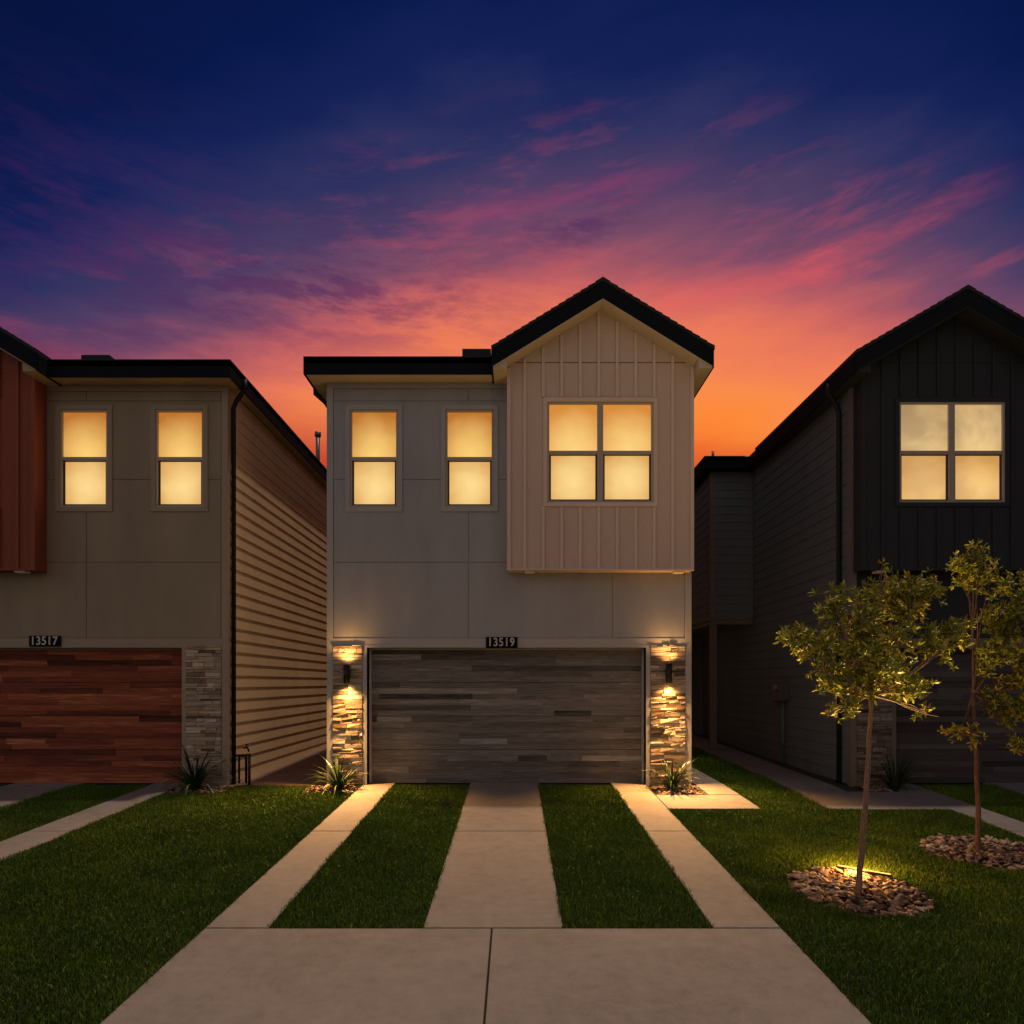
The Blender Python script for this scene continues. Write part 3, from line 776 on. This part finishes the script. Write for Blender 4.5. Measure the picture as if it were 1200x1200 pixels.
# ------------------------------------------------------------------ standpipe and electric meter
b = MB()
b.tube([(-4.82, 0.32, 0.0), (-4.82, 0.32, 0.46), (-4.82, 0.30, 0.50), (-4.98, 0.28, 0.50)], 0.024, 8)
b.tube([(-4.66, 0.05, -0.02), (-4.66, 0.05, 0.56)], 0.024, 8); b.tube([(-4.66, 0.05, 0.54), (-4.84, 0.05, 0.54), (-4.84, 0.05, 0.04)], 0.02, 8)
b.tube([(-4.66, 0.05, -0.015), (-4.66, 0.05, 0.01)], 0.07, 12)
sp_ = empty('standpipe', (-4.7, 0.1, 0), 'short black water standpipe in the gap beside the tan siding', 'pipe')
b.build('pipe', M['bronze'], sp_)
b = MB(); b.tube([(-4.95, 0.5, 0.62), (-4.86, 0.5, 0.62), (-4.84, 0.5, 0.55)], 0.018, 8); b.tube([(-4.88, 0.5, 0.62), (-4.88, 0.5, 0.68)], 0.012, 6); b.tube([(-4.88, 0.5, 0.68), (-4.88, 0.5, 0.69)], 0.035, 10)
tb = b.build('tap', M['bronze'], sp_)
ey = 5.0
def wallpt(px):  # depth along the charcoal flank for a photo column
    return 5.88 * 817 / (px - 603) - CAM_D
em = empty('electric_meter', (5.85, wallpt(919), 1.6), 'grey electric meter box with conduit on the charcoal side wall', 'electric meter')
y_ = wallpt(921)
b = MB(); b.box(5.68, 5.90, y_ - 0.16, y_ + 0.16, 1.42, 1.86); b.build('meter_box', M['meter'], em, bevel=0.01)
b = MB(); b.tube([(5.69, y_ - 0.03, 1.7), (5.60, y_ - 0.03, 1.7)], [0.085, 0.08], 16); b.build('meter_dial', M['pipe'], em, bevel=0.004)
b = MB(); b.box(5.70, 5.90, y_ + 0.2, y_ + 0.42, 1.36, 1.64); b.build('breaker_box', M['meter'], em, bevel=0.01)
b = MB(); b.tube([(5.80, y_ - 0.05, 1.42), (5.80, y_ - 0.05, 0.05)], 0.032, 10); b.build('conduit', M['pipe_green'], em)

# ------------------------------------------------------------------ strap-leaf plants
def flax(x, y, h, n, seed, label):
    rr = random.Random(seed); b = MB(); z0 = gz(y)
    for i in range(n):
        a = rr.uniform(0, 2 * math.pi); lean = rr.uniform(0.05, 1.0) ** 0.8; L = h * rr.uniform(0.65, 1.15); wd = rr.uniform(0.012, 0.021)
        d = Vector((math.cos(a), math.sin(a), 0)); sd = Vector((-d.y, d.x, 0)); t = rr.random() ** 1.3
        p = Vector((x, y, z0)) + d * rr.uniform(0, 0.05); ang = R(86 - 38 * lean); pts = []; N_ = 7
        droop = R(rr.uniform(4, 22) * (0.3 + lean))
        for k in range(N_ + 1):
            ww = wd * (1 - (k / N_) ** 2) + 0.0008
            pts.append((p - sd * ww, p + Vector((0, 0, -0.004)), p + sd * ww))
            p = p + (d * math.cos(ang) + Vector((0, 0, 1)) * math.sin(ang)) * (L / N_); ang -= droop
            if p.z < z0 + 0.012: p.z = z0 + 0.012
        for k in range(N_):
            for q in (0, 1):
                b.poly([pts[k][q], pts[k][q + 1], pts[k + 1][q + 1], pts[k + 1][q]], t, True)
    o = b.build('strap_leaf_plant', M['flax'], fix=False)
    return tag(o, label, 'plant', 'strap leaf plants beside the garage doors')
flax(-5.40, -0.42, 0.84, 85, 11, 'spiky strap leaf plant at the foot of the unlit stone column by the redwood door')
flax(-2.98, -0.38, 0.74, 75, 12, 'spiky strap leaf plant under the left wall lamp')
flax(2.66, -0.42, 0.70, 66, 13, 'spiky strap leaf plant under the right wall lamp, on a corner bed')
flax(6.42, -0.42, 0.75, 70, 14, 'dark spiky strap leaf plant before the charcoal house, behind the young trees')

# ------------------------------------------------------------------ mulch
ico = bmesh.new(); bmesh.ops.create_icosphere(ico, subdivisions=2, radius=1.0)
IV = [v.co.copy() for v in ico.verts]; IF = [[v.index for v in f.verts] for f in ico.faces]; ico.free()
def chips(regfn, n, seed, smin, smax, label=None, kindname='mulch'):
    rr = random.Random(seed); b = MB()
    for i in range(n):
        x, y = regfn(rr)
        sx = rr.uniform(smin, smax); sy = sx * rr.uniform(0.35, 0.75); sz = sx * rr.uniform(0.18, 0.42)
        e_ = Matrix.Rotation(rr.uniform(0, 6.28), 3, 'Z') @ Matrix.Rotation(rr.gauss(0, 0.3), 3, 'X') @ Matrix.Rotation(rr.gauss(0, 0.3), 3, 'Y')
        off = Vector((rr.uniform(0, 99), 0, 0)); t = min(1, max(0, rr.gauss(0.5, 0.22)))
        c = Vector((x, y, gz(y) + sz * rr.uniform(0.2, 1.3) + 0.012))
        o = len(b.v)
        for v in IV:
            k = 1 + 0.35 * mnoise.noise(v * 1.3 + off)
            q = Vector((max(-0.75, min(0.75, v.x)) * sx, max(-0.8, min(0.8, v.y)) * sy, max(-0.7, min(0.7, v.z)) * sz)) * k
            b.v.append(tuple(c + e_ @ q))
        b.f += [tuple(o + j for j in f) for f in IF]; b.t += [t] * len(IF); b.sm += [False] * len(IF)
    return b
def disc(cx, cy, rx, ry):
    def f(rr):
        while True:
            u, v = rr.uniform(-1, 1), rr.uniform(-1, 1)
            if u * u + v * v < 1: return cx + u * rx, cy + v * ry
    return f
def rect(x0, x1, y0, y1):
    return lambda rr: (rr.uniform(x0, x1), rr.uniform(y0, y1))
T1 = (3.40, -12.2 + 6.93); T2 = (5.60, -12.2 + 8.22)
RX, RY = 0.61, 0.70
def soil_disc(cx, cy, rx, ry):
    b = MB(); n = 40
    b.poly([(cx + rx * math.cos(2 * math.pi * k / n), cy + ry * math.sin(2 * math.pi * k / n), gz(cy + ry * math.sin(2 * math.pi * k / n)) + 0.004) for k in range(n)])
    return b
for (cx, cy), sd, rx in ((T1, 5, RX), (T2, 6, 0.72)):
    tag(soil_disc(cx, cy, rx + .02, RY + .02).build('ground', M['soil']), kind='structure')
    o = chips(disc(cx, cy, rx, RY), 560, sd, 0.018, 0.058).build('mulch', M['mulch'])
    tag(o, 'ring of brown rock and bark mulch around the ' + ('lit young tree' if sd == 5 else 'farther young tree'), 'mulch', kind='stuff')
beds = [(2.37, 3.17, -0.80, -0.07, 'corner bed under the right wall lamp'), (-3.55, -2.68, -0.62, -0.07, 'bed under the left wall lamp'), (-5.78, -4.85, -0.68, -0.07, 'bed at the brown house corner'), (5.95, 6.46, -0.54, -0.07, 'bed at the charcoal house corner')]
for i, (a, c, d_, e_, nm) in enumerate(beds):
    b = MB(); b.poly([(a, d_, gz(d_) + 0.004), (c, d_, gz(d_) + 0.004), (c, e_ + .06, gz(e_) + 0.004), (a, e_ + .06, gz(e_) + 0.004)])
    tag(b.build('ground', M['soil']), kind='structure')
    o = chips(rect(a + .02, c - .02, d_ + .02, e_ - .02), 230, 40 + i, 0.012, 0.04).build('mulch', M['mulch'])
    tag(o, 'dark bark mulch in the ' + nm, 'mulch', kind='stuff')

# ------------------------------------------------------------------ grass
def grass(name, rects, seed, density, label, holes=()):
    rng = np.random.default_rng(seed); P = []
    for (a, c, d_, e_) in rects:
        n = int((c - a) * (e_ - d_) * density)
        x = rng.uniform(a - 0.018, c + 0.018, n); y = rng.uniform(d_, e_, n)
        dist = y + CAM_D
        keep = (dist > 3.9) & (np.abs(x) < 0.80 * dist + 0.6)
        for h in holes:
            if h[0] == 'c': keep &= ((x - h[1]) / h[3]) ** 2 + ((y - h[2]) / h[4]) ** 2 > 1 + 0.06 * np.sin(9 * np.arctan2(y - h[2], x - h[1])) + rng.normal(0, 0.03, n)
            else: keep &= ~((x > h[1]) & (x < h[2]) & (y > h[3]) & (y < h[4]))
        P.append(np.stack([x[keep], y[keep]], 1))
    P = np.concatenate(P); n = len(P)
    x, y = P[:, 0], P[:, 1]
    z = np.where(y < 0, 0.0514 * y, 0.02 * y) - 0.012
    clump = 0.5 + 0.5 * np.sin(x * 5.1 + 1.7 * np.sin(y * 3.7)) * np.sin(y * 4.3 + 1.3 * np.sin(x * 2.9))
    h = rng.uniform(0.024, 0.066, n) * (0.7 + 0.55 * clump)
    a = rng.uniform(0, 2 * np.pi, n); lean = np.abs(rng.normal(0, 0.42, n)); lean = np.minimum(lean, 1.2)
    b2 = rng.uniform(0, 2 * np.pi, n); wd = rng.uniform(0.0014, 0.0028, n) * (1 + (y + CAM_D) * 0.06)
    lx, ly = np.cos(a) * lean, np.sin(a) * lean
    sx, sy = np.cos(b2) * wd, np.sin(b2) * wd
    V = np.empty((n, 5, 3), np.float32)
    V[:, 0] = np.stack([x - sx, y - sy, z], 1); V[:, 1] = np.stack([x + sx, y + sy, z], 1)
    mx, my, mz = x + lx * h * 0.4, y + ly * h * 0.4, z + h * 0.62
    V[:, 2] = np.stack([mx + sx * .8, my + sy * .8, mz], 1); V[:, 3] = np.stack([mx - sx * .8, my - sy * .8, mz], 1)
    V[:, 4] = np.stack([x + lx * h * 1.1, y + ly * h * 1.1, z + h * (1.05 - 0.3 * lean)], 1)
    me = bpy.data.meshes.new(name)
    me.vertices.add(n * 5); me.vertices.foreach_set('co', V.reshape(-1))
    base = (np.arange(n) * 5)[:, None]
    loops = np.concatenate([base + np.array([[0, 1, 2, 3]]), base + np.array([[3, 2, 4]])], 1).reshape(-1)
    me.loops.add(n * 7); me.loops.foreach_set('vertex_index', loops.astype(np.int32))
    me.polygons.add(n * 2)
    st = np.stack([np.arange(n) * 7, np.arange(n) * 7 + 4], 1).reshape(-1)
    me.polygons.foreach_set('loop_start', st.astype(np.int32))
    me.update(calc_edges=True)
    patch = np.sin(x * 1.3 + 2.1 * np.sin(y * 0.9 + 1)) * np.sin(y * 1.7 + 1.9 * np.sin(x * 0.8)) + 0.6 * np.sin(x * 3.1 + y * 2.3 + np.sin(y * 5))
    tone = np.clip(rng.normal(0.42, 0.18, n) + 0.16 * (clump - 0.5) + 0.11 * patch, 0, 0.93)
    tone[rng.random(n) < 0.025] = 1.0
    at = me.attributes.new('tone', 'FLOAT', 'FACE'); at.data.foreach_set('value', np.repeat(tone, 2).astype(np.float32))
    me.materials.append(M['grass'])
    o = bpy.data.objects.new(name, me); C.objects.link(o)
    return tag(o, label, 'grass', kind='stuff')
ring = [('c', T1[0], T1[1], RX, RY), ('c', T2[0], T2[1], 0.72, RY)]
bedh = [('r', a, c, d_, e_ + .1) for a, c, d_, e_, _ in beds]
DEN = 9000
grass('lawn', [(-5.80, -2.66, -9.5, -0.03)], 1, DEN, 'wide dark green lawn between the brown house driveway and the middle driveway', bedh)
grass('lawn', [(-7.73, -6.38, -6.15, -0.03), (-10.2, -8.9, -6.15, -0.03)], 2, DEN, 'grass strips inside the driveway of the brown house')
grass('lawn', [(-2.12, -0.785, -6.2, -0.04)], 3, DEN, 'grass strip in the left half of the middle driveway')
grass('lawn', [(0.415, 1.71, -6.2, -0.04)], 4, DEN, 'grass strip in the right half of the middle driveway')
grass('lawn', [(2.29, 6.47, -9.5, -1.84), (3.68, 4.68, -1.84, 9.0), (4.68, 5.9, -2, -1.85)], 5, DEN, 'lawn with the young trees right of the middle driveway', ring + bedh)
grass('lawn', [(7.01, 8.35, -6.15, -0.03), (9.55, 10.9, -6.15, -0.03)], 6, DEN, 'grass strips inside the driveway of the charcoal house')

# ------------------------------------------------------------------ trees
def bez(p0, p1, p2, n):
    return [p0 * (1 - t) ** 2 + p1 * 2 * t * (1 - t) + p2 * t * t for t in [k / n for k in range(n + 1)]]
def tree(base, split, lobes, seed, label, rad=0.03, ntips=300, bt_=0.5):
    rr = random.Random(seed)
    z0 = gz(base[1]); root = empty('young_tree', (base[0], base[1], z0), label, 'tree', 'young trees on the lawn')
    tb = MB(); nodes = []
    S = Vector(split)
    tr = bez(Vector((base[0], base[1], z0 - 0.03)), Vector(((base[0] + S.x) / 2 + 0.02, base[1], (z0 + S.z) / 2)), S, 14)
    tr = [p + Vector((rr.uniform(-.006, .006), rr.uniform(-.006, .006), 0)) for p in tr]
    tb.tube(tr, [rad * (1.35 if k == 0 else 1.05 - 0.35 * k / 14) for k in range(15)], 10, bt_)
    leaves = MB()
    for (c, r, wgt) in lobes:
        c = Vector(c)
        st = S if rr.random() < 0.7 else tr[-2]
        mid_ = (st + c) / 2 + Vector((rr.uniform(-.1, .1), rr.uniform(-.1, .1), -0.10 if c.z > S.z else 0.05))
        br = bez(st, mid_, c, 8); rr0 = rad * 0.45
        tb.tube(br, [rr0 * (1 - 0.75 * k / 8) for k in range(9)], 6, bt_)
        nl = [(p, rr0 * (1 - 0.75 * k / 8)) for k, p in enumerate(br)][3:]
        # sub branches
        for q in range(5 + int(wgt * 5)):
            p0, r0_ = rr.choice(nl)
            d = Vector((rr.gauss(0, 1), rr.gauss(0, 1), rr.gauss(0.25, 0.8))).normalized()
            e_ = c + Vector((d.x * r[0], d.y * r[1], d.z * r[2])) * rr.uniform(0.55, 0.95)
            sb = bez(p0, (p0 + e_) / 2 + Vector((rr.uniform(-.06, .06), rr.uniform(-.06, .06), rr.uniform(-.04, .06))), e_, 5)
            tb.tube(sb, [0.006 * (1 - 0.6 * k / 5) for k in range(6)], 5, bt_, caps=False)
            nl += [(p, 0.004) for p in sb[2:]]
        nt = int(ntips * wgt)
        for q in range(nt):
            p0, _ = rr.choice(nl[2:])
            d = Vector((rr.gauss(0, 1), rr.gauss(0, 1), rr.gauss(0.2, 1))).normalized()
            if rr.random() < 0.5: L = rr.uniform(0.05, 0.16)
            else: L = rr.uniform(0.02, 0.09)
            e_ = p0 + d * L
            q_ = e_ - c
            if (q_.x / r[0]) ** 2 + (q_.y / r[1]) ** 2 + (q_.z / r[2]) ** 2 > 1.5: continue
            tb.tube([p0, (p0 + e_) / 2 + Vector((0, 0, rr.uniform(-.01, .015))), e_], [0.0026, 0.002, 0.0014], 4, 0.4, caps=False)
            tn = rr.gauss(0.5, 0.16)
            nlv = rr.randint(7, 11)
            for j in range(nlv):
                fr = 1.0 if j < nlv * .6 else rr.uniform(0.3, 0.9)
                o = p0.lerp(e_, fr)
                ld = (d * rr.uniform(0.2, 1.0) + Vector((rr.gauss(0, .65), rr.gauss(0, .65), rr.gauss(0.1, .6)))).normalized()
                ll = rr.uniform(0.042, 0.088); lw = ll * rr.uniform(0.10, 0.16)
                sd_ = ld.cross(Vector((rr.gauss(0, 1), rr.gauss(0, 1), rr.gauss(0, 1)))).normalized()
                up = sd_.cross(ld); cv = rr.uniform(0.0, 0.22) * ll
                t = min(1, max(0, tn + rr.gauss(0, 0.15)))
                m1 = o + ld * ll * .35 + up * cv * .6; m2 = o + ld * ll * .72 + up * cv * .7; tp = o + ld * ll
                k_ = len(leaves.v)
                leaves.v += [tuple(v) for v in (o, m1 - sd_ * lw, m1 + sd_ * lw, m2 - sd_ * lw * .85, m2 + sd_ * lw * .85, tp)]
                leaves.f += [(k_, k_ + 1, k_ + 2), (k_ + 1, k_ + 3, k_ + 4, k_ + 2), (k_ + 3, k_ + 5, k_ + 4)]
                leaves.t += [t] * 3; leaves.sm += [True] * 3
    tb.build('trunk', M['bark'], root, fix=False)
    leaves.build('crown', M['leaf'], root, fix=False)
    return root
def tp(px, py, d):   # a point of the tree at distance d from the camera
    return ((px - 603) * d / 817, d - CAM_D, CAM_H + (800 - py) * d / 817)
k1 = 6.85 / 817; dd = 6.85
L1 = []
for px, py, rpx, rpz, wgt, oy in [(1000, 735, 48, 48, 1.3, 0.0), (1060, 715, 45, 42, 1.3, 0.1), (1040, 775, 60, 42, 1.5, -0.1), (932, 754, 26, 24, .55, 0.18), (958, 768, 26, 24, .5, 0.05),
                                  (1075, 690, 26, 22, .45, -0.05), (1025, 698, 26, 22, .4, 0.1), (978, 706, 24, 20, .35, -0.1), (1108, 750, 30, 34, .7, 0.05), (1128, 742, 18, 20, .3, 0.0),
                                  (985, 835, 15, 18, .18, 0.0), (1070, 815, 28, 18, .35, 0.1), (1085, 835, 12, 10, .12, 0.05), (1000, 805, 36, 20, .35, 0.0), (975, 800, 20, 14, .2, 0.1), (1037, 672, 9, 12, .08, 0.0)]:
    L1.append((tp(px, py, dd + oy * 1.6), (rpx * k1, max(rpx, 26) * k1, rpz * k1), wgt))
tree(tp(1005, 1050, 6.81)[:2], tp(1021, 815, 6.83), L1, 21, 'young tree with low ground light at its foot, nearer one on the lawn', 0.029, 145)
k2_ = 8.28 / 817; dd = 8.28
L2 = []
for px, py, rpx, rpz, wgt, oy in [(1140, 660, 30, 20, .5, 0.0), (1160, 680, 30, 24, .5, 0.0), (1185, 720, 32, 36, .8, 0.1), (1215, 690, 34, 36, .7, 0.0), (1165, 770, 30, 26, .6, -0.05), (1205, 780, 36, 36, .9, 0.0), (1240, 750, 34, 40, .8, 0.1),
                                  (1125, 862, 18, 12, .18, 0.0), (1160, 822, 24, 26, .35, 0.1), (1200, 840, 32, 28, .5, 0.0), (1235, 820, 28, 28, .4, 0.0), (1142, 640, 9, 9, .1, 0.0), (1190, 875, 20, 10, .15, 0.05)]:
    L2.append((tp(px, py, dd + oy * 1.6), (rpx * k2_, max(rpx, 26) * k2_, rpz * k2_), wgt))
tree(tp(1147, 998, 8.28)[:2], tp(1140, 812, 8.28), L2, 22, 'young tree at the right edge, farther one on the lawn, with a dark slim trunk', 0.030, 190, 0.0)

# ------------------------------------------------------------------ ground light bar behind the nearer trunk
gx, gy = tp(1012, 1026, 7.42)[:2]; g0 = gz(gy) + 0.045
lb = empty('ground_light', (gx, gy, g0), 'low glowing light bar in the mulch behind the nearer young tree', 'garden light')
dirv = Vector((0.30, -0.27, 0)).normalized(); Lh = 0.27
a_ = Vector((gx, gy, g0)) - dirv * Lh; c_ = Vector((gx, gy, g0)) + dirv * Lh
b = MB(); b.tube([a_, c_], 0.016, 8); b.build('housing', M['bronze'], lb)
b = MB(); b.tube([a_ + dirv * .01 + Vector((0, 0, 0.016)), c_ - dirv * .01 + Vector((0, 0, 0.012))], 0.008, 8); b.build('light_tube', M['tube'], lb)
b = MB(); b.tube([(gx, gy, g0 - 0.06), (gx, gy, g0)], 0.012, 6); b.build('stake', M['bronze'], lb)
spot('ground_light_beam', (gx - 0.03, gy - 0.06, g0 + 0.07), (-0.02, -0.14, 1), 620, 118, 1.0, (1.0, 0.66, 0.22), 0.06, lb)
pl = bpy.data.lights.new('ground_light_glow', 'POINT'); pl.energy = 55.0; pl.color = (1.0, 0.40, 0.08); pl.shadow_soft_size = 0.06
po = bpy.data.objects.new('ground_light_glow', pl); C.objects.link(po); po.location = (gx - 0.08, gy + 0.02, g0 + 0.09); po.parent = lb; po.matrix_parent_inverse = world_of(lb).inverted()
